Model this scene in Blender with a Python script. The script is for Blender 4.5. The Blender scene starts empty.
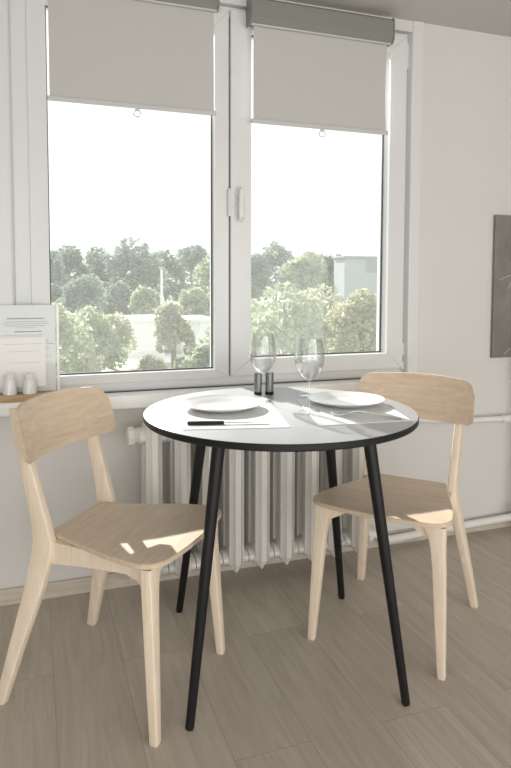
import bpy, bmesh, math, random
from mathutils import Vector, Matrix
random.seed(7)
PI = math.pi
S = bpy.context.scene
C = S.collection

# ------------------------------------------------------------------ materials
def nt(name):
    m = bpy.data.materials.new(name); m.use_nodes = True
    n = m.node_tree.nodes; n.clear()
    o = n.new('ShaderNodeOutputMaterial')
    return m, n, m.node_tree.links, o
def pbr(name, col, rough=.5, metal=0, spec=.5, noise=0, nscale=20, bump=0, bscale=80, coat=0):
    m, n, l, o = nt(name)
    b = n.new('ShaderNodeBsdfPrincipled'); l.new(b.outputs[0], o.inputs[0])
    b.inputs['Base Color'].default_value = (*col, 1); b.inputs['Roughness'].default_value = rough
    b.inputs['Metallic'].default_value = metal; b.inputs['Specular IOR Level'].default_value = spec
    if coat: b.inputs['Coat Weight'].default_value = coat; b.inputs['Coat Roughness'].default_value = .15
    tc = n.new('ShaderNodeTexCoord')
    if noise:
        t = n.new('ShaderNodeTexNoise'); t.inputs['Scale'].default_value = nscale; t.inputs['Detail'].default_value = 5
        l.new(tc.outputs['Object'], t.inputs['Vector'])
        r = n.new('ShaderNodeValToRGB')
        r.color_ramp.elements[0].position = .3; r.color_ramp.elements[1].position = .7
        r.color_ramp.elements[0].color = (*[c*(1-noise) for c in col], 1)
        r.color_ramp.elements[1].color = (*[min(1, c*(1+noise)) for c in col], 1)
        l.new(t.outputs['Fac'], r.inputs['Fac']); l.new(r.outputs['Color'], b.inputs['Base Color'])
    if bump:
        t = n.new('ShaderNodeTexNoise'); t.inputs['Scale'].default_value = bscale; t.inputs['Detail'].default_value = 3
        l.new(tc.outputs['Object'], t.inputs['Vector'])
        bp = n.new('ShaderNodeBump'); bp.inputs['Strength'].default_value = bump; bp.inputs['Distance'].default_value = .002
        l.new(t.outputs['Fac'], bp.inputs['Height']); l.new(bp.outputs[0], b.inputs['Normal'])
    return m
def wood(name, c0, c1, scale=(3, 40, 40), rough=.45, spec=.4):
    m, n, l, o = nt(name)
    b = n.new('ShaderNodeBsdfPrincipled'); l.new(b.outputs[0], o.inputs[0])
    b.inputs['Roughness'].default_value = rough; b.inputs['Specular IOR Level'].default_value = spec
    tc = n.new('ShaderNodeTexCoord'); mp = n.new('ShaderNodeMapping'); mp.inputs['Scale'].default_value = scale
    l.new(tc.outputs['Object'], mp.inputs['Vector'])
    t = n.new('ShaderNodeTexNoise'); t.inputs['Scale'].default_value = 2.2; t.inputs['Detail'].default_value = 6; t.inputs['Roughness'].default_value = .65
    t.inputs['Distortion'].default_value = .6
    l.new(mp.outputs[0], t.inputs['Vector'])
    r = n.new('ShaderNodeValToRGB'); e = r.color_ramp.elements
    e[0].position = .32; e[1].position = .68; e[0].color = (*c0, 1); e[1].color = (*c1, 1)
    l.new(t.outputs['Fac'], r.inputs['Fac']); l.new(r.outputs['Color'], b.inputs['Base Color'])
    return m
def thin_glass(name, tint=(1, 1, 1), base=.04, edge=.5, rough=0.0, veil=0):
    m, n, l, o = nt(name)
    tr = n.new('ShaderNodeBsdfTransparent'); tr.inputs[0].default_value = (*tint, 1)
    gl = n.new('ShaderNodeBsdfGlossy'); gl.inputs['Roughness'].default_value = rough
    lw = n.new('ShaderNodeLayerWeight'); lw.inputs['Blend'].default_value = .35
    mr = n.new('ShaderNodeMapRange'); mr.inputs['To Min'].default_value = base; mr.inputs['To Max'].default_value = edge
    l.new(lw.outputs['Facing'], mr.inputs['Value'])
    mx = n.new('ShaderNodeMixShader'); l.new(mr.outputs[0], mx.inputs[0]); l.new(tr.outputs[0], mx.inputs[1]); l.new(gl.outputs[0], mx.inputs[2])
    if veil:      # translucent share mixed in to imitate the bright haze over the view
        td = n.new('ShaderNodeBsdfTranslucent'); td.inputs[0].default_value = (.9, .9, .9, 1)
        m2 = n.new('ShaderNodeMixShader'); m2.inputs[0].default_value = veil
        l.new(mx.outputs[0], m2.inputs[1]); l.new(td.outputs[0], m2.inputs[2]); mx = m2
    l.new(mx.outputs[0], o.inputs[0]); return m
def leafy(name, c0, c1):
    m, n, l, o = nt(name)
    tc = n.new('ShaderNodeTexCoord'); t = n.new('ShaderNodeTexNoise'); t.inputs['Scale'].default_value = 1.1; t.inputs['Detail'].default_value = 4
    l.new(tc.outputs['Object'], t.inputs['Vector'])
    r = n.new('ShaderNodeValToRGB'); e = r.color_ramp.elements
    e[0].position = .35; e[1].position = .65; e[0].color = (*c0, 1); e[1].color = (*c1, 1)
    l.new(t.outputs['Fac'], r.inputs['Fac'])
    d = n.new('ShaderNodeBsdfDiffuse'); k = n.new('ShaderNodeBsdfTranslucent'); mx = n.new('ShaderNodeMixShader'); mx.inputs[0].default_value = .45
    l.new(r.outputs[0], d.inputs[0]); l.new(r.outputs[0], k.inputs[0]); l.new(d.outputs[0], mx.inputs[1]); l.new(k.outputs[0], mx.inputs[2])
    l.new(mx.outputs[0], o.inputs[0]); return m
def cloth_blind(name, col, tl):
    m, n, l, o = nt(name)
    d = n.new('ShaderNodeBsdfDiffuse'); d.inputs[0].default_value = (*col, 1)
    k = n.new('ShaderNodeBsdfTranslucent'); k.inputs[0].default_value = (*col, 1)
    mx = n.new('ShaderNodeMixShader'); mx.inputs[0].default_value = tl
    l.new(d.outputs[0], mx.inputs[1]); l.new(k.outputs[0], mx.inputs[2]); l.new(mx.outputs[0], o.inputs[0])
    tc = n.new('ShaderNodeTexCoord'); w = n.new('ShaderNodeTexNoise'); w.inputs['Scale'].default_value = 900
    l.new(tc.outputs['Object'], w.inputs['Vector'])
    bp = n.new('ShaderNodeBump'); bp.inputs['Strength'].default_value = .1; bp.inputs['Distance'].default_value = .001
    l.new(w.outputs['Fac'], bp.inputs['Height']); l.new(bp.outputs[0], d.inputs['Normal'])
    return m
def floor_mat():
    m, n, l, o = nt('laminate')
    b = n.new('ShaderNodeBsdfPrincipled'); l.new(b.outputs[0], o.inputs[0])
    b.inputs['Roughness'].default_value = .42; b.inputs['Specular IOR Level'].default_value = .4
    tc = n.new('ShaderNodeTexCoord'); mp = n.new('ShaderNodeMapping')
    mp.inputs['Rotation'].default_value = (0, 0, PI/2); mp.inputs['Location'].default_value = (.35, .155, 0)
    l.new(tc.outputs['Object'], mp.inputs['Vector'])
    br = n.new('ShaderNodeTexBrick'); br.offset = .37; br.inputs['Scale'].default_value = 1
    br.inputs['Brick Width'].default_value = 1.29; br.inputs['Row Height'].default_value = .193
    br.inputs['Mortar Size'].default_value = .0009; br.inputs['Mortar Smooth'].default_value = .3
    br.inputs['Color1'].default_value = (.0, .0, .0, 1); br.inputs['Color2'].default_value = (1, 1, 1, 1); br.inputs['Mortar'].default_value = (.5, .5, .5, 1)
    br.inputs['Bias'].default_value = 0
    l.new(mp.outputs[0], br.inputs['Vector'])
    # grain stretched along the planks, shifted from plank to plank
    sc = n.new('ShaderNodeVectorMath'); sc.operation = 'SCALE'; sc.inputs['Scale'].default_value = 7.3
    l.new(br.outputs['Color'], sc.inputs[0])
    ad = n.new('ShaderNodeVectorMath'); ad.operation = 'ADD'; l.new(mp.outputs[0], ad.inputs[0]); l.new(sc.outputs[0], ad.inputs[1])
    mg = n.new('ShaderNodeMapping'); mg.inputs['Scale'].default_value = (1.6, 17, 1); l.new(ad.outputs[0], mg.inputs['Vector'])
    g = n.new('ShaderNodeTexNoise'); g.inputs['Scale'].default_value = 1.5; g.inputs['Detail'].default_value = 8; g.inputs['Roughness'].default_value = .62; g.inputs['Distortion'].default_value = 1.6
    l.new(mg.outputs[0], g.inputs['Vector'])
    r = n.new('ShaderNodeValToRGB'); e = r.color_ramp.elements
    e[0].position = .28; e[0].color = (.455, .398, .33, 1); e[1].position = .72; e[1].color = (.61, .545, .468, 1)
    l.new(g.outputs['Fac'], r.inputs['Fac'])
    mu = n.new('ShaderNodeMix'); mu.data_type = 'RGBA'; mu.blend_type = 'MULTIPLY'; mu.inputs[0].default_value = .10
    l.new(r.outputs[0], mu.inputs[6]); l.new(br.outputs['Color'], mu.inputs[7])
    mo = n.new('ShaderNodeMix'); mo.data_type = 'RGBA'; mo.inputs[7].default_value = (.31, .265, .215, 1)
    l.new(br.outputs['Fac'], mo.inputs[0]); l.new(mu.outputs[2], mo.inputs[6])
    l.new(mo.outputs[2], b.inputs['Base Color'])
    bp = n.new('ShaderNodeBump'); bp.inputs['Strength'].default_value = .12; bp.inputs['Distance'].default_value = .002
    l.new(g.outputs['Fac'], bp.inputs['Height']); l.new(bp.outputs[0], b.inputs['Normal'])
    return m
def marble():
    m, n, l, o = nt('grey_print')
    b = n.new('ShaderNodeBsdfPrincipled'); l.new(b.outputs[0], o.inputs[0]); b.inputs['Roughness'].default_value = .35
    tc = n.new('ShaderNodeTexCoord'); t = n.new('ShaderNodeTexNoise'); t.inputs['Scale'].default_value = 5; t.inputs['Detail'].default_value = 7; t.inputs['Distortion'].default_value = 1.2
    l.new(tc.outputs['Object'], t.inputs['Vector'])
    r = n.new('ShaderNodeValToRGB'); e = r.color_ramp.elements
    e[0].position = .25; e[0].color = (.15, .145, .125, 1); e[1].position = .75; e[1].color = (.27, .262, .235, 1)
    l.new(t.outputs['Fac'], r.inputs['Fac'])
    l.new(r.outputs[0], b.inputs['Base Color']); return m

M = dict(
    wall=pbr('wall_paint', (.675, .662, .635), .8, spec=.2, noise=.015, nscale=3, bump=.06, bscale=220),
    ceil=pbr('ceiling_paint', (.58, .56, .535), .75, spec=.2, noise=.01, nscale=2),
    floor=floor_mat(),
    pvc=pbr('white_pvc', (.70, .71, .70), .32, spec=.5, noise=.008, nscale=6),
    sill=pbr('sill_white', (.86, .86, .84), .3, noise=.01, nscale=6),
    gasket=pbr('grey_gasket', (.10, .105, .105), .6),
    pane=thin_glass('pane_glass', (.97, .985, .98), .014, .22, 0, .035),
    stem=thin_glass('wine_glass', (.97, .98, .98), .05, .75),
    acrylic=thin_glass('clear_acrylic', (.97, .98, .98), .015, .25),
    acrylic_edge=pbr('acrylic_edge', (.88, .90, .90), .2),
    bb=wood('washed_oak', (.48, .42, .34), (.64, .585, .50), (3, 30, 30), .55),
    ply=wood('ash_veneer', (.58, .45, .32), (.71, .585, .45), (26, 2.2, 26), .42, .45),
    back=wood('ash_backrest', (.60, .465, .33), (.74, .61, .465), (26, 2.0, 30), .42, .45),
    leg=wood('ash_solid', (.76, .63, .485), (.87, .755, .61), (26, 26, 2.5), .45, .4),
    steel=pbr('steel_dowel', (.45, .45, .45), .35, 1),
    tray=wood('tray_wood', (.46, .31, .17), (.58, .42, .26), (3, 26, 26), .45),
    laminate=pbr('table_laminate', (.46, .47, .485), .3, spec=.5, noise=.01, nscale=30),
    black=pbr('black_paint', (.010, .010, .011), .45, spec=.3, noise=.15, nscale=15),
    radiator=pbr('radiator_enamel', (.74, .725, .68), .38, noise=.02, nscale=12, bump=.1, bscale=60),
    pipe=pbr('pipe_enamel', (.78, .765, .73), .35, noise=.02, nscale=12),
    porcelain=pbr('porcelain', (.82, .82, .80), .12, spec=.6, coat=.4, noise=.005, nscale=8),
    mat=pbr('grey_placemat', (.27, .275, .285), .4, noise=.06, nscale=150, bump=.2, bscale=400),
    napkin=pbr('white_napkin', (.82, .82, .82), .8, noise=.01, nscale=60, bump=.2, bscale=300),
    chrome=pbr('cutlery_steel', (.72, .72, .72), .16, 1, noise=.02, nscale=40),
    smoked=pbr('shaker_steel', (.20, .20, .195), .35, .6, noise=.05, nscale=30),
    paper=pbr('paper', (.84, .845, .84), .85, noise=.006, nscale=20),
    paper2=pbr('bright_paper', (.88, .88, .87), .85, noise=.006, nscale=20),
    ink=pbr('grey_ink', (.22, .22, .23), .8, noise=.02, nscale=20),
    blind=cloth_blind('blind_fabric', (.55, .545, .525), .03),
    cassette=pbr('cassette_grey', (.235, .24, .215), .4, noise=.01, nscale=10),
    alu=pbr('bar_grey', (.55, .55, .54), .4, noise=.01, nscale=10),
    ring=pbr('clear_ring', (.55, .56, .55), .25, noise=.01, nscale=10),
    print=marble(),
    scratch=pbr('print_line', (.50, .50, .47), .5, noise=.02, nscale=50),
    leafA=leafy('leaf_dark', (.19, .24, .195), (.32, .37, .285)),
    leafB=leafy('leaf_pale', (.31, .365, .23), (.48, .515, .355)),
    leafC=leafy('leaf_yellow', (.42, .44, .295), (.57, .56, .41)),
    bark=pbr('bark', (.26, .22, .18), .9, noise=.2, nscale=9),
    grass=pbr('grass_ground', (.34, .38, .25), .9, noise=.2, nscale=.6),
    render_grey=pbr('grey_render', (.42, .44, .47), .85, noise=.02, nscale=1),
    render_white=pbr('white_render', (.80, .80, .78), .8, noise=.02, nscale=1),
    roof=pbr('roof_grey', (.33, .34, .37), .8, noise=.05, nscale=2),
    path=pbr('pale_paving', (.78, .77, .74), .9, noise=.04, nscale=3),
)

# ------------------------------------------------------------------ mesh helpers
def link(name, bm, mat, parent=None, smooth=None, loc=None):
    me = bpy.data.meshes.new(name)
    bmesh.ops.recalc_face_normals(bm, faces=bm.faces[:])
    if smooth is not None:
        for f in bm.faces: f.smooth = True
        for e in bm.edges:
            if len(e.link_faces) == 2 and e.calc_face_angle(0) > smooth: e.smooth = False
    bm.to_mesh(me); bm.free()
    for x in (mat if isinstance(mat, (list, tuple)) else [mat]): me.materials.append(M[x])
    o = bpy.data.objects.new(name, me); C.objects.link(o)
    if parent: o.parent = parent
    if loc: o.location = loc
    return o
def box(bm, x0, x1, y0, y1, z0, z1, bev=0, seg=2):
    v = [bm.verts.new((x, y, z)) for x in (x0, x1) for y in (y0, y1) for z in (z0, z1)]
    q = [(0, 1, 3, 2), (4, 6, 7, 5), (0, 4, 5, 1), (2, 3, 7, 6), (0, 2, 6, 4), (1, 5, 7, 3)]
    fs = [bm.faces.new([v[i] for i in f]) for f in q]
    bmesh.ops.recalc_face_normals(bm, faces=fs)
    if bev:
        es = list({e for f in fs for e in f.edges})
        bmesh.ops.bevel(bm, geom=es, offset=bev, segments=seg, profile=.5, affect='EDGES')
def loft(bm, rings, cap=True):
    R = [[bm.verts.new(p) for p in r] for r in rings]; n = len(R[0])
    for a, b in zip(R, R[1:]):
        for i in range(n): bm.faces.new((a[i], a[(i+1) % n], b[(i+1) % n], b[i]))
    if cap: bm.faces.new(R[0][::-1]); bm.faces.new(R[-1])
def lathe(bm, prof, cx=0, cy=0, cz=0, n=40):
    rows = []
    for r, z in prof:
        if r < 1e-6: rows.append([bm.verts.new((cx, cy, cz+z))])
        else: rows.append([bm.verts.new((cx+r*math.cos(2*PI*i/n), cy+r*math.sin(2*PI*i/n), cz+z)) for i in range(n)])
    for a, b in zip(rows, rows[1:]):
        for i in range(n):
            j = (i+1) % n
            if len(a) == 1 and len(b) == 1: continue
            if len(a) == 1: bm.faces.new((a[0], b[i], b[j]))
            elif len(b) == 1: bm.faces.new((a[i], a[j], b[0]))
            else: bm.faces.new((a[i], a[j], b[j], b[i]))
def tube(bm, pts, rad, n=12, cap=True):
    P = [Vector(p) for p in pts]; rr = rad if isinstance(rad, (list, tuple)) else [rad]*len(P)
    rings = []; up = None
    for i, p in enumerate(P):
        t = (P[min(i+1, len(P)-1)]-P[max(i-1, 0)]).normalized()
        if up is None: up = Vector((0, 0, 1)) if abs(t.z) < .9 else Vector((1, 0, 0))
        u = (up-t*up.dot(t)).normalized(); w = t.cross(u); up = u
        rings.append([tuple(p+(u*math.cos(2*PI*k/n)+w*math.sin(2*PI*k/n))*rr[i]) for k in range(n)])
    loft(bm, rings, cap)
def rrect(cx, cy, z, w, d, r, k=4):
    """rounded rectangle ring in a horizontal plane"""
    out = []
    for sx, sy, a0 in ((1, 1, 0), (-1, 1, 90), (-1, -1, 180), (1, -1, 270)):
        for i in range(k+1):
            a = math.radians(a0+90*i/k)
            out.append((cx+sx*(w/2-r)+r*math.cos(a), cy+sy*(d/2-r)+r*math.sin(a), z))
    return out
def frame_ring(bm, X0, X1, Z0, Z1, x0, x1, z0, z1, y0, y1, bev=.003):
    """rectangular frame in the xz plane with an opening, mitred corners"""
    for quad in (((X0, Z0), (x0, z0), (x0, z1), (X0, Z1)), ((X1, Z0), (X1, Z1), (x1, z1), (x1, z0)),
                 ((X0, Z0), (X1, Z0), (x1, z0), (x0, z0)), ((X0, Z1), (x0, z1), (x1, z1), (X1, Z1))):
        a = [bm.verts.new((x, y0, z)) for x, z in quad]; b = [bm.verts.new((x, y1, z)) for x, z in quad]
        fs = [bm.faces.new(a), bm.faces.new(b[::-1])]
        for i in range(4): fs.append(bm.faces.new((a[i], b[i], b[(i+1) % 4], a[(i+1) % 4])))
        bmesh.ops.recalc_face_normals(bm, faces=fs)
        if bev: bmesh.ops.bevel(bm, geom=list({e for f in fs[:1] for e in f.edges}), offset=bev, segments=2, profile=.5, affect='EDGES')
def thing(name, label, cat, loc=(0, 0, 0), rz=0, group=None):
    o = bpy.data.objects.new(name, None); C.objects.link(o); o.empty_display_size = .1
    o.location = loc; o.rotation_euler = (0, 0, rz); return tag(o, label, cat, group)
def tag(o, label, cat, group=None):
    o['label'] = label; o['category'] = cat
    if group: o['group'] = group
    return o
def struct(o): o['kind'] = 'structure'; return o
def empty_struct(name):
    o = bpy.data.objects.new(name, None); C.objects.link(o); o.empty_display_size = .1; return struct(o)
def dup(root, loc, rz, label, group=None):
    r = root.copy(); C.objects.link(r); r.location = loc; r.rotation_euler = (0, 0, rz); r['label'] = label
    if group: r['group'] = group
    for ch in list(root.children):
        c = ch.copy(); C.objects.link(c); c.parent = r
        for g in list(ch.children):
            d = g.copy(); C.objects.link(d); d.parent = c
    return r
NB = bmesh.new

# ------------------------------------------------------------------ room shell
XL, XR, YB, H, WT = -2.1, 3.3, -4.5, 2.165, .11
WX0, WX1, WZ0, WZ1 = -.058, 1.482, .712, 2.122            # window opening
def shell(name, mat, boxes, label):
    bm = NB()
    for b in boxes: box(bm, *b)
    o = struct(link(name, bm, mat)); return o
shell('floor', 'floor', [(XL-.1, XR+.1, YB-.1, WT, -.05, 0)], '')
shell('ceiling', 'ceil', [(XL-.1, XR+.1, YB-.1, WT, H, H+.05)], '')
shell('wall_back', 'wall', [(XL-.1, WX0, 0, WT, 0, H), (WX1, XR+.1, 0, WT, 0, H), (WX0, WX1, 0, WT, 0, WZ0), (WX0, WX1, 0, WT, WZ1, H)], '')
shell('wall_left', 'wall', [(XL-.1, XL, YB, 0, 0, H)], '')
shell('wall_right', 'wall', [(XR, XR+.1, YB, 0, 0, H)], '')
shell('wall_front', 'wall', [(XL-.1, XR+.1, YB-.1, YB, 0, H)], '')
bm = NB(); box(bm, XL, XR, -.014, 0, 0, .056, .003); struct(link('baseboard_back', bm, 'bb'))
for nm, prof in (('trim_1', [(1.472, .0235), (1.480, -.003), (1.486, -.007), (1.527, -.007), (1.529, -.005), (1.529, 0), (1.4815, 0), (1.4815, .0235)]),
                 ('trim_2', [(-.050, .0235), (-.0565, -.003), (-.062, -.007), (-.116, -.007), (-.118, -.005), (-.118, 0), (-.0575, 0), (-.0575, .0235)])):
    bm = NB(); loft(bm, [[(x, y, z) for x, y in prof] for z in (WZ0+.0005, H-.0005)]); struct(link(nm, bm, 'pvc'))
bm = NB(); box(bm, -.135, 1.575, -.07, .024, .664, .712, .006, 3); struct(link('windowsill', bm, 'sill', smooth=.5))

# window: fixed light on the left, opening sash on the right
w1 = empty_struct('window_1')
bm = NB()
frame_ring(bm, WX0+.001, WX1-.002, WZ0+.001, WZ1-.001, .001, 1.455, .752, 2.085, .024, .10, .002)
frame_ring(bm, -.001, .705, .742, 2.10, .060, .650, .776, 2.045, .019, .092, .002)
struct(link('frame', bm, 'pvc', w1))
bm = NB(); frame_ring(bm, .058, .652, .774, 2.047, .064, .645, .781, 2.041, .054, .06, 0); struct(link('gasket', bm, 'gasket', w1))
bm = NB(); box(bm, .059, .651, .060, .064, .775, 2.046); struct(link('pane', bm, 'pane', w1))
w2 = empty_struct('window_2')
bm = NB(); frame_ring(bm, .709, 1.461, .748, 2.106, .790, 1.386, .812, 2.042, .006, .092, .0025); struct(link('sash', bm, 'pvc', w2))
bm = NB(); frame_ring(bm, .788, 1.388, .810, 2.044, .795, 1.380, .817, 2.037, .054, .06, 0); struct(link('gasket', bm, 'gasket', w2))
bm = NB(); box(bm, .789, 1.387, .060, .064, .811, 2.043); struct(link('pane', bm, 'pane', w2))
bm = NB()
loft(bm, [rrect(.742, 1.432, 0, .028, .062, .012)] and [[(x, .010-t, z) for x, z, _ in rrect(.742, 1.432, 0, .028-s, .062-s, .012)] for t, s in ((0, 0), (.008, 0), (.012, .006))])
tube(bm, [(.742, 0, 1.438), (.742, -.03, 1.438)], .009)
loft(bm, [[(x, -.022-.5*h, z) for x, h, z in rrect(.742, 0, zz, w, .024, .009)] for zz, w in ((1.452, .018), (1.40, .022), (1.345, .021), (1.332, .014))])
struct(link('handle', bm, 'pvc', w2, smooth=.6))
for nm, x, z0, z1, yy in (('hinge', .704, 1.353, 1.455, .01), ('hinge', 1.468, .80, .852, .018), ('hinge', 1.468, .742, .772, .018), ('hinge', 1.468, 1.98, 2.08, .018)):
    bm = NB(); tube(bm, [(x, yy, z0), (x, yy, z1)], .0065, 12)
    box(bm, x-.007, x+.007, yy, yy+.02, z0+.004, z1-.004, .002); struct(link(nm, bm, 'pvc', w2, smooth=.6))

# ------------------------------------------------------------------ roller blinds
def blind(name_loc, x0, x1, zb, ztop, zbox0, depth, label, ring_x, sag):
    t = thing('roller_blind', label, 'roller blind', name_loc, 0, 'roller blinds on the window')
    bm = NB(); yf = -depth
    prof = [(0, zbox0), (yf+.012, zbox0-.004), (yf, zbox0+.014), (yf, ztop-.01), (yf+.01, ztop), (0, ztop)]
    loft(bm, [[(x, y, z) for y, z in prof] for x in (x0-.008, x1+.004)])
    cs = link('cassette', bm, 'cassette', t)
    for x in (x0-.012, x1+.004):
        bm = NB(); loft(bm, [[(xx, y*1.04, z+(.003 if z > zbox0+.05 else -.006)) for y, z in prof] for xx in (x, x+.004)]); link('end_cap', bm, 'cassette', cs)
    # the bottom lip the cloth comes out under
    bm = NB(); tube(bm, [(x0-.006, yf+.022, zbox0-.004), (x1+.006, yf+.022, zbox0-.004)], .006, 10); link('roller_lip', bm, 'alu', cs, smooth=.7)
    bm = NB(); n = 16; yc = yf+.030
    loft(bm, [[(x0+.006, yc-.0004, z), (x1-.006-sag*math.sin(PI*j/n), yc-.0004, z), (x1-.006-sag*math.sin(PI*j/n), yc+.0004, z), (x0+.006, yc+.0004, z)] for j, z in [(j, zb+(zbox0-zb)*j/n) for j in range(n+1)]])
    link('fabric', bm, 'blind', t)
    bm = NB(); box(bm, x0-.002, x1+.002, yc-.006, yc+.006, zb-.012, zb+.004, .003); link('bottom_bar', bm, 'alu', t)
    bm = NB(); cx = ring_x
    pts = [(cx+.013*math.cos(a), yc, zb-.030+.011*math.sin(a)) for a in [2*PI*i/24 for i in range(25)]]
    tube(bm, pts, .0022, 8, False); box(bm, cx-.008, cx+.008, yc-.004, yc+.004, zb-.020, zb-.010, .001)
    link('pull_ring', bm, 'ring', t, smooth=.8)
blind((0, .028, 0), .064, .652, 1.731, 2.138, 2.098, .042, 'wider pale roller blind over the fixed left pane, pulled a little less low', .365, 0)
blind((0, .010, 0), .779, 1.352, 1.706, 2.138, 2.052, .068, 'pale roller blind with bulky grey cassette over the handled right sash', 1.066, .006)

# ------------------------------------------------------------------ cast-iron radiator and its pipes
rad = thing('radiator', 'old white cast-iron column radiator under the windowsill behind the table', 'radiator', (.77, -.115, 0))
def col_ring(z, s, y0, y1, hw, front):
    hw *= s; ym = (y0+y1)/2; d = (y1-y0)/2*max(s, .35)
    if front: p = [(-hw, d*.9), (-hw, -d*.35), (-hw*.42, -d*.86), (-hw*.36, -d), (hw*.36, -d), (hw*.42, -d*.86), (hw, -d*.35), (hw, d*.9)]
    else: p = [(-hw, d*.6), (-hw, -d*.9), (-hw*.5, -d), (-hw*.3, -d), (hw*.3, -d), (hw*.5, -d), (hw, -d*.9), (hw, d*.6)]
    return [(x, ym+y, z) for x, y in p]
SX = [.3821+.098*k for k in range(9)]
sec = None
for k, x in enumerate(SX):
    if sec is None:
        bm = NB()
        loft(bm, [col_ring(z, s, -.072, -.018, .0275, True) for z, s in ((.064, .12), (.073, .4), (.098, 1), (.56, 1), (.61, .98), (.632, .75), (.642, .35))])
        loft(bm, [col_ring(z, s, .018, .066, .0275, False) for z, s in ((.075, .3), (.10, 1), (.60, 1), (.635, .5))])
        for z in (.108, .578):
            lp = [[(xx, .0+.058*math.cos(a)*w, z+.032*math.sin(a)*w) for a in [2*PI*i/20 for i in range(20)]] for xx, w in ((-.0475, .84), (-.030, .86), (-.022, 1), (.022, 1), (.030, .86), (.0475, .84))]
            loft(bm, lp)
        sec = link('radiator_section', bm, 'radiator', rad, smooth=.45)
        o = sec
    else:
        o = sec.copy(); C.objects.link(o)
    o.location = (x-.77, 0, 0)
for sx, xe in ((-1, SX[0]-.77-.0475), (1, SX[-1]-.77+.0475)):
    for z in (.108, .578):
        bm = NB(); tube(bm, [(xe, 0, z), (xe+sx*.012, 0, z), (xe+sx*.014, 0, z), (xe+sx*.034, 0, z), (xe+sx*.037, 0, z)], [.026, .026, .033, .033, .024], 8 if sx < 0 else 20)
        link('end_plug', bm, 'radiator', rad, smooth=.7)
def pipe(name, pts, r, label, extra=()):
    bm = NB(); tube(bm, pts, r, 16)
    for a, b, rr in extra: tube(bm, [a, b], rr, 16)
    return tag(link(name, bm, 'pipe', smooth=.8), label, 'pipe', 'white heating pipes')
xe = SX[-1]+.0475+.038
pipe('heating_pipe', [(xe, -.115, .578), (xe+.06, -.115, .578), (xe+.12, -.09, .575), (xe+.2, -.05, .54), (1.75, -.045, .514), (1.995, -.045, .507)], .0125,
     'upper white heating pipe, level with the right chair back', [((1.94, -.045, .508), (1.985, -.045, .507), .016)])
pipe('heating_pipe', [(xe, -.115, .108), (xe+.03, -.115, .104), (xe+.07, -.08, .06), (xe+.14, -.044, .040), (1.60, -.040, .047), (2.3, -.040, .063)], .0165,
     'thicker lower white heating pipe running just above the wooden baseboard')
tr = thing('heating_riser', 'upright white riser pipe at the right edge, below the grey picture', 'pipe', (2.037, -.086, 0), 0, 'white heating pipes')
bm = NB(); tube(bm, [(0, 0, .0), (0, 0, .70)], .019, 16); link('pipe_body', bm, 'pipe', tr, smooth=.8)
bm = NB(); tube(bm, [(0, 0, .69), (0, 0, .70), (0, 0, .765), (0, 0, .77)], [.02, .024, .024, .018], 16); link('coupling', bm, 'black', tr, smooth=.8)['label'] = 'black coupling'
bm = NB(); tube(bm, [(0, 0, .495), (0, 0, .52)], .024, 16); tube(bm, [(-.03, .030, .507), (0, .0, .507)], .014, 12); link('tee', bm, 'pipe', tr, smooth=.8)
bm = NB(); tube(bm, [(-.05, 0, .105), (0, 0, .105)], .013, 12); link('stub', bm, 'pipe', tr, smooth=.8)

# ------------------------------------------------------------------ picture on the wall
pt = thing('wall_picture', 'dark grey print panel with thin pale lines hung on the right wall', 'picture', (2.2, 0, 1.088))
bm = NB(); box(bm, -.295, .36, -.018, -.001, -.312, .312, .002); link('panel', bm, 'print', pt)
for pts in ([(-.27, .03), (-.2, .055), (-.1, .1), (.02, .13)], [(-.20, .055), (-.205, .02), (-.225, -.01)], [(-.235, -.30), (-.205, -.275)], [(.0, -.2), (.1, -.1), (.25, -.05)]):
    bm = NB(); tube(bm, [(x, -.0182, z) for x, z in pts], .0016, 6); link('drawn_line', bm, 'scratch', pt)

# ------------------------------------------------------------------ round table
TX, TY, TZ, TR = .678, -.574, .736, .394
tb = thing('round_table', 'round white-topped table with black edge and slanted black legs', 'table', (TX, TY, 0))
bm = NB()
lathe(bm, [(0, TZ), (TR-.004, TZ), (TR-.0015, TZ-.0012)], n=96)
link('tabletop', bm, 'laminate', tb, smooth=.5)['label'] = 'white laminate top surface'
bm = NB(); lathe(bm, [(TR-.0015, TZ-.0012), (TR, TZ-.003), (TR, TZ-.016), (TR-.003, TZ-.0195), (0, TZ-.0195)], n=96)
link('table_edge', bm, 'black', tb, smooth=.5)['label'] = 'black edge and underside'
bm = NB()
for a in (0, PI/2):
    c, s = math.cos(a-.176-PI*.75), math.sin(a-.176-PI*.75)
    loft(bm, [[(c*r-s*w, s*r+c*w, z) for w, z in ((-.02, TZ-.0195), (.02, TZ-.0195), (.02, TZ-.032), (-.02, TZ-.032))] for r in (-.29, .29)])
link('leg_bracket', bm, 'black', tb)
for k in range(4):
    a = -.176-PI*.75+k*PI/2; c, s = math.cos(a), math.sin(a)
    bm = NB(); tube(bm, [(.402*c, .402*s, 0), (.400*c, .400*s, .006), (.29*c, .29*s, .66), (.281*c, .281*s, TZ-.03)], [.0095, .0112, .017, .0175], 20)
    link('leg', bm, 'black', tb, smooth=.8)

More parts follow.
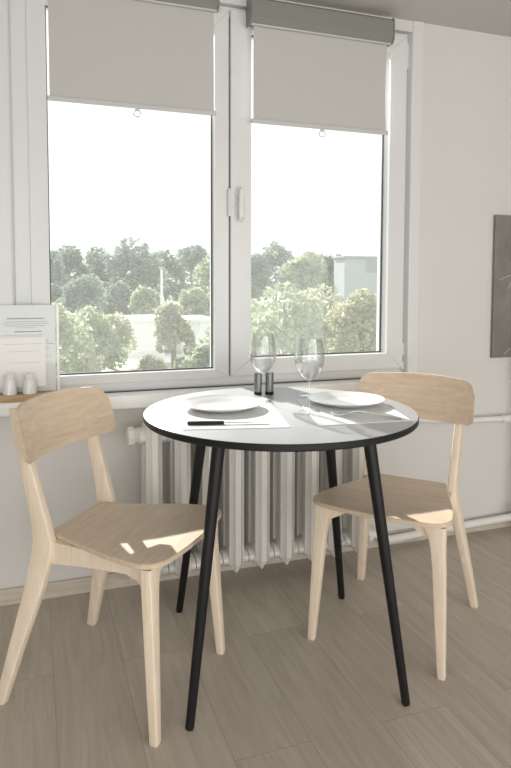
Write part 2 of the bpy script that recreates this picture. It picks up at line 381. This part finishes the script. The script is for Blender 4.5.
# ------------------------------------------------------------------ chairs
def chair(label):
    t = thing('dining_chair', label, 'chair', (0, 0, 0), 0, 'pale wooden dining chairs')
    # seat: thin dished plywood, wide rounded front corners, narrowing to the back posts
    half = [(-.138, 0), (-.138, .07), (-.134, .120), (-.118, .127), (-.10, .129), (-.06, .141), (0, .162), (.07, .186), (.13, .202), (.165, .209), (.19, .211), (.213, .205), (.231, .19), (.243, .168), (.25, .13), (.256, .07), (.258, 0)]
    out = half+[(x, -y) for x, y in half[-2:0:-1]]
    bm = NB(); zt = .4415
    def dz(x, y): return -.007*max(0, 1-((x-.04)/.2)**2-(y/.2)**2)
    cx, cy = .05, 0
    rings = []
    for q in (1, .99, .9, .75, .5, .25):
        rings.append([bm.verts.new((cx+(x-cx)*q, y*q, zt+dz(cx+(x-cx)*q, y*q)-(.0022 if q == 1 else 0))) for x, y in out])
    ct = bm.verts.new((cx, 0, zt+dz(cx, 0))); n = len(out)
    for a, b in zip(rings, rings[1:]):
        for i in range(n): bm.faces.new((a[i], a[(i+1) % n], b[(i+1) % n], b[i]))
    for i in range(n): bm.faces.new((rings[-1][i], rings[-1][(i+1) % n], ct))
    lo = [bm.verts.new((x, y, zt-.012)) for x, y in out]; lo2 = [bm.verts.new((cx+(x-cx)*.9, y*.9, zt-.014)) for x, y in out]
    for a, b in ((rings[0], lo), (lo, lo2)):
        for i in range(n): bm.faces.new((a[i], b[i], b[(i+1) % n], a[(i+1) % n]))
    bm.faces.new(lo2)
    link('seat', bm, 'ply', t, smooth=.6)
    # backrest: curved board, rounded top corners
    bm = NB(); nx, W = 28, .203; th = .011
    def curve(y): return -.183+.050*(y/W)**2
    front, rear = [], []
    zs = 9
    for i in range(nx+1):
        y = -W+2*W*i/nx; e = W-abs(y)
        def rc(r): return (r-math.sqrt(max(0, r*r-(r-e)**2))) if e < r else 0
        top = .790-.010*(y/W)**2-rc(.045); bot = .640+.004*(y/W)**2+rc(.012)
        colf, colr = [], []
        for j in range(zs+1):
            z = bot+(top-bot)*j/zs; x = curve(y)-.010-.28*(z-.71)
            colf.append(bm.verts.new((x, y, z))); colr.append(bm.verts.new((x-th, y, z)))
        front.append(colf); rear.append(colr)
    for i in range(nx):
        for j in range(zs):
            bm.faces.new((front[i][j], front[i+1][j], front[i+1][j+1], front[i][j+1]))
            bm.faces.new((rear[i][j], rear[i][j+1], rear[i+1][j+1], rear[i+1][j]))
        bm.faces.new((front[i][0], rear[i][0], rear[i+1][0], front[i+1][0]))
        bm.faces.new((front[i][zs], front[i+1][zs], rear[i+1][zs], rear[i][zs]))
    for i in (0, nx):
        for j in range(zs): bm.faces.new((front[i][j], front[i][j+1], rear[i][j+1], rear[i][j]))
    link('backrest', bm, 'back', t, smooth=.6)
    def plank(secs, r=.005): 
        bm = NB(); loft(bm, [rrect(x, y, z, w, d, min(r, w*.3, d*.3), 3) for z, x, y, w, d in secs]); return bm
    for s in (-1, 1):
        link('rear_leg', plank([(0, -.228, s*.204, .026, .024), (.004, -.228, s*.2035, .029, .026), (.15, -.190, s*.184, .040, .027), (.30, -.148, s*.163, .055, .027), (.38, -.131, s*.1525, .062, .027), (.43, -.128, s*.146, .060, .026),
                                 (.48, -.138, s*.1455, .050, .025), (.56, -.158, s*.148, .044, .024), (.64, -.1795, s*.150, .038, .022), (.70, -.1965, s*.150, .034, .020), (.772, -.2135, s*.150, .028, .018)]), 'leg', t, smooth=.5)
        link('front_leg', plank([(0, .227, s*.199, .021, .020), (.004, .227, s*.199, .024, .023), (.15, .218, s*.191, .027, .030), (.30, .209, s*.183, .029, .037), (.36, .205, s*.178, .030, .041), (.39, .203, s*.174, .030, .048), (.41, .202, s*.169, .030, .058), (.4225, .201, s*.163, .030, .070)], .005), 'leg', t, smooth=.5)
        # side rail between the legs, tapering under the seat
        bm = NB(); a, b = (-.112, s*.137), (.190, s*.168); w = .011
        ring = lambda x, y, z0: [(x, y-w, .4282), (x, y+w, .4282), (x, y+w, z0), (x, y-w, z0)]
        loft(bm, [ring(a[0]+(b[0]-a[0])*q, a[1]+(b[1]-a[1])*q, z0) for q, z0 in ((0, .368), (.3, .380), (.6, .388), (.82, .392), (.93, .382), (1, .358))])
        link('side_rail', bm, 'leg', t)
        bm = NB(); lathe(bm, [(0, .4215), (.0125, .4215), (.0125, .431), (0, .431)], .202, s*.171, 0, 20); link('dowel', bm, 'steel', t, smooth=.6)['label'] = 'grey steel spacer'
    bm = NB(); box(bm, .10, .122, -.168, .168, .388, .4282, .003); link('cross_rail', bm, 'leg', t)
    for s in (-1, 1):
        bm = NB(); loft(bm, [[(x, s*.150, .4282), (x, s*.100, .4282), (x, s*.103, .408), (x, s*.150, .382)] for x in (.188, .208)]); link('corner_block', bm, 'leg', t)
    bm = NB(); box(bm, -.118, -.098, -.130, .130, .385, .4282, .003); link('rear_rail', bm, 'leg', t)
    return t
ch = chair('pale wooden chair left of the table, its back to the window stand')
ch.location = (.2118, -.5267, 0); ch.rotation_euler = (0, 0, -.6916)
dup(ch, (1.1044, -.5396, 0), -2.4255, 'pale wooden chair right of the table, turned towards it against the bare wall')

# ------------------------------------------------------------------ table setting
T0 = TZ+.0003
def flat(name, mat, corners, th, label, cat, group, z=T0, bev=.001):
    bm = NB(); cx = sum(c[0] for c in corners)/len(corners); cy = sum(c[1] for c in corners)/len(corners)
    loft(bm, [[(x-cx, y-cy, zz) for x, y in corners] for zz in (0, th)])
    if bev: bmesh.ops.bevel(bm, geom=[e for e in bm.edges if abs(e.verts[0].co.z-e.verts[1].co.z) < 1e-6 and e.verts[0].co.z > th/2], offset=min(bev, th*.4), segments=1, affect='EDGES')
    return tag(link(name, bm, mat, loc=(cx, cy, z)), label, cat, group)
def rect(cx, cy, w, h, a):
    c, s = math.cos(a), math.sin(a)
    return [(cx+c*x*w/2-s*y*h/2, cy+s*x*w/2+c*y*h/2) for x, y in ((-1, -1), (1, -1), (1, 1), (-1, 1))]
flat('placemat', 'napkin', [(.352, -.737), (.618, -.800), (.700, -.400), (.432, -.338)], .0018, 'white placemat under the left plate and the black-handled knife', 'placemat', 'white placemats')
flat('placemat', 'napkin', [(.694, -.808), (.955, -.832), (1.045, -.470), (.782, -.455)], .0018, 'white placemat under the right plate and the silver fork', 'placemat', 'white placemats')
def plate(x, y, z, label):
    t = thing('dinner_plate', label, 'plate', (x, y, z), 0, 'white dinner plates')
    bm = NB(); R = .116
    lathe(bm, [(0, .0035), (.055, .0035), (.074, .0055), (.083, .0095), (.10, .0145), (R-.002, .0185), (R, .0195), (R+.0012, .0185), (R, .0172), (.10, .0115), (.085, .006), (.072, .002), (.066, 0), (.060, 0), (.058, .0015), (0, .0015)], n=72)
    link('dish', bm, 'porcelain', t, smooth=.9); return t
p1 = plate(.518, -.520, T0+.0019, 'white dinner plate on the left placemat, nearest the knife')
dup(p1, (.893, -.575, T0+.0019), .4, 'white dinner plate on the right placemat, behind the silver fork')
def wineglass(x, y, label):
    t = thing('wine_glass', label, 'wine glass', (x, y, T0), 0, 'stemmed wine glasses')
    bm = NB(); outer = [(.0033, .088), (.008, .0915), (.018, .098), (.030, .112), (.0385, .130), (.0425, .148), (.0425, .165), (.040, .185), (.0365, .205), (.0352, .212)]
    inner = [(r-.0011, z) for r, z in outer[::-1][:-2]]+[(.006, .0945), (0, .0935)]
    lathe(bm, outer+inner, n=48); link('bowl', bm, 'stem', t, smooth=1.2)
    bm = NB(); lathe(bm, [(.006, .006), (.0037, .014), (.0031, .03), (.003, .07), (.0033, .088)], n=20); link('stem', bm, 'stem', t, smooth=1.2)
    bm = NB(); lathe(bm, [(0, 0), (.036, 0), (.0365, .0012), (.030, .0022), (.014, .0035), (.006, .006)], n=48); link('foot', bm, 'stem', t, smooth=.9)
    return t
g1 = wineglass(.668, -.455, 'empty wine glass in front of the two metal shakers')
dup(g1, (.742, -.640, T0), 0, 'empty wine glass nearer the right plate, middle of the table')
def shaker(x, y, label):
    t = thing('shaker', label, 'shaker', (x, y, T0), 0, 'metal shakers on the table')
    bm = NB(); lathe(bm, [(0, .009), (.0135, .009), (.0135, .070), (.0125, .0725), (0, .0735)], n=32); link('body', bm, 'smoked', t, smooth=.6)
    bm = NB(); lathe(bm, [(0, 0), (.0138, 0), (.0142, .001), (.0142, .009), (0, .009)], n=32); link('base', bm, 'black', t, smooth=.6)['label'] = 'black base ring'
    return t
s1 = shaker(.701, -.322, 'metal shaker, left of the two behind the rear wine glass')
dup(s1, (.738, -.330, T0), .3, 'metal shaker, right of the two behind the rear wine glass')
def along(p, q):
    d = Vector((q[0]-p[0], q[1]-p[1])); return math.atan2(d.y, d.x), d.length
def knife(p, q, z, label, cat='knife'):
    a, L = along(p, q); t = thing('table_knife', label, cat, (p[0], p[1], z), a, 'black-handled knives')
    h = L*.44
    bm = NB(); loft(bm, [[(x, w*cy, .0045+hh*cz) for cy, cz in ((-1, -.5), (-.7, -1), (.7, -1), (1, -.5), (1, .5), (.7, 1), (-.7, 1), (-1, .5))] for x, w, hh in ((0, .006, .003), (.004, .0085, .0044), (h*.5, .0085, .0044), (h, .0065, .004))])
    link('handle', bm, 'black', t, smooth=.6)['label'] = 'black handle'
    bm = NB(); pr = [(h, -.006), (h+.01, -.007), (L*.8, -.0095), (L*.93, -.007), (L, .004), (L*.97, .0062), (h, .006)]
    loft(bm, [[(x, y, zz) for x, y in pr] for zz in (.0035, .0052)]); link('blade', bm, 'chrome', t)
    return t
knife((.374, -.690), (.582, -.748), T0+.0019, 'black-handled table knife lying along the front of the left placemat')
knife((1.005, -.437), (.80, -.43), T0+.0019, 'black-handled table knife mostly hidden behind the right plate')
def fork(p, q, z, label):
    a, L = along(p, q); t = thing('table_fork', label, 'fork', (p[0], p[1], z), a, 'silver forks')
    bm = NB(); secs = [(0, .002, .0), (.004, .0075, .001), (.03, .007, .003), (.08, .0045, .009), (.115, .0035, .013), (.13, .006, .010), (.14, .0115, .0075), (.152, .0125, .005)]
    k = L/.195
    loft(bm, [[(x*k, w, zz+.0028), (x*k, -w, zz+.0028), (x*k, -w*.9, zz+.0006), (x*k, w*.9, zz+.0006)] for x, w, zz in secs]); link('handle', bm, 'chrome', t, smooth=.6)
    bm = NB()
    for i in range(4):
        y = -.0105+.007*i
        loft(bm, [[(x*k, y+w, zz+.0025), (x*k, y-w, zz+.0025), (x*k, y-w, zz+.0009), (x*k, y+w, zz+.0009)] for x, w, zz in ((.1515, .0024, .005), (.165, .0019, .0025), (.18, .0016, .002), (.195, .0007, .0055))])
    link('tines', bm, 'chrome', t, smooth=.6)
    return t
fork((.938, -.812), (.778, -.700), T0+.0019, 'silver table fork resting on the placemat before the right plate')
fork((.425, -.405), (.60, -.385), T0+.0019, 'silver table fork mostly hidden behind the left plate')

# ------------------------------------------------------------------ left end of the windowsill
bm = NB(); o = []
for i in range(13):
    a = -PI/2+PI*i/12; o.append((.075*math.cos(a)*.9+.005, .034*math.sin(a)))
o += [(-.30, .034), (-.30, -.034)]
loft(bm, [[(x*q if x < 0 else x-(1-q)*.05, y*q, z) for x, y in o] for q, z in ((.94, 0), (1, .005), (1, .019), (.985, .022))])
tag(link('serving_board', bm, 'tray', loc=(-.005, -.044, .7125), smooth=.5), 'warm brown wooden board with rounded end on the left windowsill', 'board')
def pepper(x, label):
    t = thing('ceramic_shaker', label, 'shaker', (x, -.056, .7348), 0, 'white ceramic shakers')
    bm = NB(); lathe(bm, [(0, 0), (.021, 0), (.0225, .002), (.021, .025), (.0165, .048), (.015, .052), (0, .052)], n=32); link('body', bm, 'porcelain', t, smooth=.7)
    bm = NB(); lathe(bm, [(.015, .052), (.0165, .055), (.016, .064), (.010, .0695), (0, .071)], n=32); link('lid', bm, 'porcelain', t, smooth=.7); return t
c1 = pepper(-.0735, 'white ceramic shaker on the wooden board, farther from the glass')
c1['label'] = 'white ceramic shaker on the wooden board, left of its twin'
dup(c1, (-.012, -.056, .7348), 0, 'white ceramic shaker on the wooden board, next to the stand edge')
st = thing('menu_stand', 'clear acrylic stand holding printed sheets on the left of the windowsill', 'menu stand', (-.02, -.018, .7348))
bm = NB(); box(bm, -.115, .098, -.0015, .0015, 0, .295, .0008); box(bm, -.115, .098, -.0085, -.006, 0, .295, .0008); link('acrylic_panel', bm, 'acrylic', st)
bm = NB(); box(bm, .0975, .1055, -.009, .002, 0, .296, .001); link('stand_edge', bm, 'acrylic_edge', st)
bm = NB(); box(bm, -.113, .094, -.0048, -.0028, .001, .293); sh = link('printed_sheet', bm, 'paper', st)
bm = NB(); box(bm, -.112, .062, -.0112, -.0092, .018, .187); sh2 = link('front_sheet', bm, 'paper2', st)
def text_lines(rows, y, parent, dz=-.02):
    rnd = random.Random(5)
    for z, x0, x1, h in rows:
        x = x0; bm = NB()
        while x < x1-.001:
            w = min(rnd.uniform(.004, .011), x1-x); box(bm, x, x+w, y-.0003, y, z+dz, z+h+dz); x += w+.0022
        link('text_line', bm, 'ink', parent)
text_lines([(.2665, -.058, .057, .0038)], -.0049, sh)
text_lines([(.257, -.068, .068, .0014), (.250, -.074, .074, .0014), (.243, -.066, .060, .0014), (.237, -.03, .028, .0012), (.2225, -.035, .048, .0036), (.2125, -.074, .052, .0012),
            (.192, .064, .070, .002), (.181, .066, .088, .0018), (.166, .064, .076, .0012), (.139, .064, .079, .0012)], -.0049, sh)
text_lines([(.183, -.07, .05, .0007), (.158, -.06, .04, .0007), (.12, -.05, .04, .0007)], -.0113, sh2)

# ------------------------------------------------------------------ outside the window
GZ = -3.0
bm = NB(); box(bm, -60, 90, 3, 120, GZ-.3, GZ); struct(link('ground', bm, 'grass'))
bm = NB(); box(bm, -30, 40, 29, 33, GZ, GZ+.03); struct(link('path', bm, 'path'))
def building(name, x0, x1, y0, y1, h, wall, label, win=True):
    t = thing(name, label, 'building', ((x0+x1)/2, (y0+y1)/2, GZ)); w, d = (x1-x0)/2, (y1-y0)/2
    bm = NB(); box(bm, -w, w, -d, d, 0, h); link('wall', bm, wall, t)
    bm = NB(); box(bm, -w-.15, w+.15, -d-.15, d+.15, h, h+.18, .03); link('roof', bm, 'roof' if wall != 'render_white' else 'render_white', t)
    if win:
        for i in range(1):
            bm = NB(); box(bm, w*.05, w*.98, -d-.03, -d+.05, h*.80, h*.97); link('window', bm, 'roof', t)
    return t
ORD = ['leftmost', 'second', 'third', 'fourth', 'fifth', 'sixth', 'seventh', 'eighth', 'ninth', 'tenth', 'eleventh', 'twelfth']
def rank_label(u, row, look, rowname):
    pane = 'left' if u < 232 else 'right'
    us = sorted(q for q in row if (q < 232) == (u < 232)); i = us.index(u)
    n = ORD[i]+('' if i == 0 else ' from the left')
    return '%s, %s in the %s seen through the %s pane' % (look, n, rowname, pane)
def leaf_cloud(bm, lobes, n, size, rnd):
    tot = sum(r*r for *_, r in lobes)
    for (lx, ly, lz, r) in lobes:
        for _ in range(int(n*r*r/tot)):
            z = rnd.uniform(-1, 1); a = rnd.uniform(0, 2*PI); q = math.sqrt(1-z*z); rr = r*(rnd.uniform(.55, 1.06) ** .6)
            p = Vector((lx+q*math.cos(a)*rr, ly+q*math.sin(a)*rr, lz+z*rr*.9))
            u = Vector((rnd.gauss(0, 1), rnd.gauss(0, 1), rnd.gauss(0, .7))).normalized(); v = u.orthogonal().normalized()
            v = Matrix.Rotation(rnd.uniform(0, 2*PI), 3, u) @ v
            s = size*rnd.uniform(.6, 1.3); u *= s; v *= s*.6
            bm.faces.new([bm.verts.new(p+d) for d in (-u, v*.9, u, -v*.9)])
def tree(x, y, h, w, mat, label, group, seed, n=2600, size=.16):
    rnd = random.Random(seed)
    t = thing('tree', label, 'tree', (x, y, GZ), rnd.uniform(0, 6), group)
    bm = NB(); tube(bm, [(0, 0, 0), (.05, 0, h*.3), (-.05, .05, h*.6), (0, 0, h*.85)], [.16, .12, .08, .03], 8)
    for i in range(4):
        a = i*1.7; tube(bm, [(0, 0, h*(.3+.1*i)), (w*.22*math.cos(a), w*.22*math.sin(a), h*(.5+.08*i))], [.06, .02], 6)
    link('trunk', bm, 'bark', t)
    lobes = [(0, 0, h*.62, w*.34), (0, 0, h*.85, w*.2)]
    for i in range(11):
        a = rnd.uniform(0, 2*PI); zz = rnd.uniform(.28, .92); rr = w*.36*math.sin(PI*min(1, .25+zz*.72))
        lobes.append((math.cos(a)*rr, math.sin(a)*rr, h*zz, w*rnd.uniform(.12, .22)))
    bm = NB(); leaf_cloud(bm, lobes, n, size, rnd); link('crown', bm, mat, t)
    return t
#LAYOUT
FX, FY = .3334543, .94070181
def at(u, D):      # world x for a picture column at a given depth along y
    d = (FX+(.94258)*(u-255.5)/631.5)/(FY-.33397*(u-255.5)/631.5); return d*(D+2.27)
def zat(v, u, D):
    t = (D+2.27)/(FY-.33397*(u-255.5)/631.5+.0595*(320.85-v)/631.5); return 1.109+t*(-.06236+.998*(320.85-v)/631.5)
far = 'dark trees of the far row beyond the window'
near = 'bushy pale trees of the near row beyond the window'
k = 0
specF = [(40, 252, 'A', 7.5), (70, 250, 'A', 7), (98, 246, 'A', 7), (134, 238, 'A', 8), (165, 250, 'A', 7), (192, 247, 'A', 7), (216, 252, 'B', 7), (250, 256, 'A', 7), (276, 247, 'A', 8), (306, 254, 'B', 7), (330, 256, 'A', 7), (352, 262, 'A', 7), (392, 262, 'A', 7)]
for (u, v, m, w) in specF:
    D = 54+(k % 3)*7; x = at(u, D); z = zat(v, u, D)
    tree(x, D, z-GZ, w*.85, 'leaf'+m, rank_label(u, [q[0] for q in specF], 'dark tree' if m == 'A' else 'lighter tree', 'far tree row'), far, 100+k, 2600, .26); k += 1
specN = [(44, 303, 'B', 3.2, 17), (64, 316, 'C', 3, 20.5), (88, 310, 'B', 3.2, 24), (110, 318, 'C', 2.8, 28), (150, 290, 'B', 3.2, 38), (174, 300, 'C', 2.0, 24), (196, 288, 'B', 3.4, 41),
         (238, 300, 'B', 3.2, 20.5), (258, 304, 'C', 2.6, 24), (284, 282, 'B', 3.4, 16), (312, 290, 'C', 3.6, 21), (338, 306, 'B', 3, 25), (362, 286, 'C', 2.8, 17.5), (392, 290, 'B', 3.4, 21), (120, 284, 'A', 4, 48), (85, 282, 'A', 4.4, 41.5), (58, 288, 'A', 3.6, 48),
         (204, 346, 'B', 1.8, 17.5), (150, 357, 'C', 1.4, 21), (184, 360, 'B', 1.1, 19.5)]
for (u, v, m, w, D) in specN:
    x = at(u, D); z = zat(v, u, D)
    low = v > 340
    cls = [q[0] for q in specN if (q[2] == 'A') == (m == 'A') and (q[1] > 340) == low]
    look = 'small round tree' if low else {'A': 'grey-green tree', 'B': 'light green tree', 'C': 'pale yellowish tree'}[m]
    lab = rank_label(u, cls, look, 'bottom row' if low else ('middle row' if m == 'A' else 'near row'))
    tree(x, D, z-GZ, w, 'leaf'+m, lab, near if m != 'A' else 'middle trees', 200+k, 3200, .11 if D < 30 else .17); k += 1
building('apartment_block', at(344, 46), at(384, 46), 46, 48, zat(258, 360, 46)-GZ, 'render_grey', 'pale grey flat-roofed block behind trees in the right pane')
building('cuboid', at(126, 31.5), at(165, 31.5), 31.5, 35, zat(322, 145, 31.5)-GZ, 'render_white', 'white cuboid among the bushes, left of the two in the left pane', False)  # plain white cuboids set outside for the pale rectangles in the panes
building('cuboid', at(183, 31.5), at(214, 31.5), 31.5, 35, zat(322, 200, 31.5)-GZ, 'render_white', 'white cuboid beside the mullion, right of the two in the left pane', False)
building('cuboid', at(246, 30), at(271, 30), 30, 33, zat(318, 258, 30)-GZ, 'render_white', 'white cuboid seen through the rear wine glass in the right pane', False)
pl = thing('lamp_post', 'thin pale lamp post before the trees in the left pane', 'lamp post', (at(162, 30), 30, GZ))
bm = NB(); tube(bm, [(0, 0, 0), (0, 0, zat(268, 162, 30)-GZ)], [.09, .06], 12); link('pole', bm, 'render_white', pl, smooth=.7)
bm = NB(); box(bm, -.12, .12, -.2, .1, zat(268, 162, 30)-GZ-.03, zat(268, 162, 30)-GZ+.05, .02); link('lamp_head', bm, 'roof', pl)

# ------------------------------------------------------------------ light, sky, camera
sd = bpy.data.lights.new('sun', 'SUN'); sd.energy = 10; sd.angle = math.radians(.7); sd.color = (1, .97, .92)
so = bpy.data.objects.new('sun', sd); C.objects.link(so)
so.rotation_euler = Vector((-.18, 1, .492)).to_track_quat('Z', 'Y').to_euler(); so.location = (-3, 8, 6)
ld = bpy.data.lights.new('room_fill_light', 'AREA'); ld.shape = 'RECTANGLE'; ld.size = 5.2; ld.size_y = 2.0; ld.energy = 102; ld.color = (1, 1, 1)  # added soft fill spanning the front wall, no window stands there
lo = bpy.data.objects.new('room_fill_light', ld); C.objects.link(lo); lo.location = (.7, -4.46, 1.04)
lo.rotation_euler = Vector((0, -1, .0)).to_track_quat('Z', 'Y').to_euler()
w = bpy.data.worlds.new('sky'); S.world = w; w.use_nodes = True
bg = w.node_tree.nodes['Background']; bg.inputs[0].default_value = (.96, .98, 1, 1); bg.inputs[1].default_value = 1.15

cd = bpy.data.cameras.new('camera'); cam = bpy.data.objects.new('camera', cd); C.objects.link(cam); S.camera = cam
F = Vector((.3334543, .94070181, -.06235656)); R = Vector((.94258085, -.33397041, .00226234)); U = Vector((.01869706, .05953049, .99805137))
cam.matrix_world = Matrix(((R.x, U.x, -F.x, 0), (R.y, U.y, -F.y, -2.2717), (R.z, U.z, -F.z, 1.1092), (0, 0, 0, 1)))
cd.sensor_width = 36; cd.lens = 631.51/768*36; cd.sensor_fit = 'AUTO'; cd.shift_y = -(384-320.85)/768; cd.clip_end = 400
S.view_settings.view_transform = 'Standard'; S.view_settings.look = 'None'; S.view_settings.exposure = .04; S.view_settings.gamma = 1; S.view_settings.use_curve_mapping = False
S.cycles.use_denoising = True; S.cycles.max_bounces = 10; S.cycles.transparent_max_bounces = 24; S.cycles.sample_clamp_indirect = 6
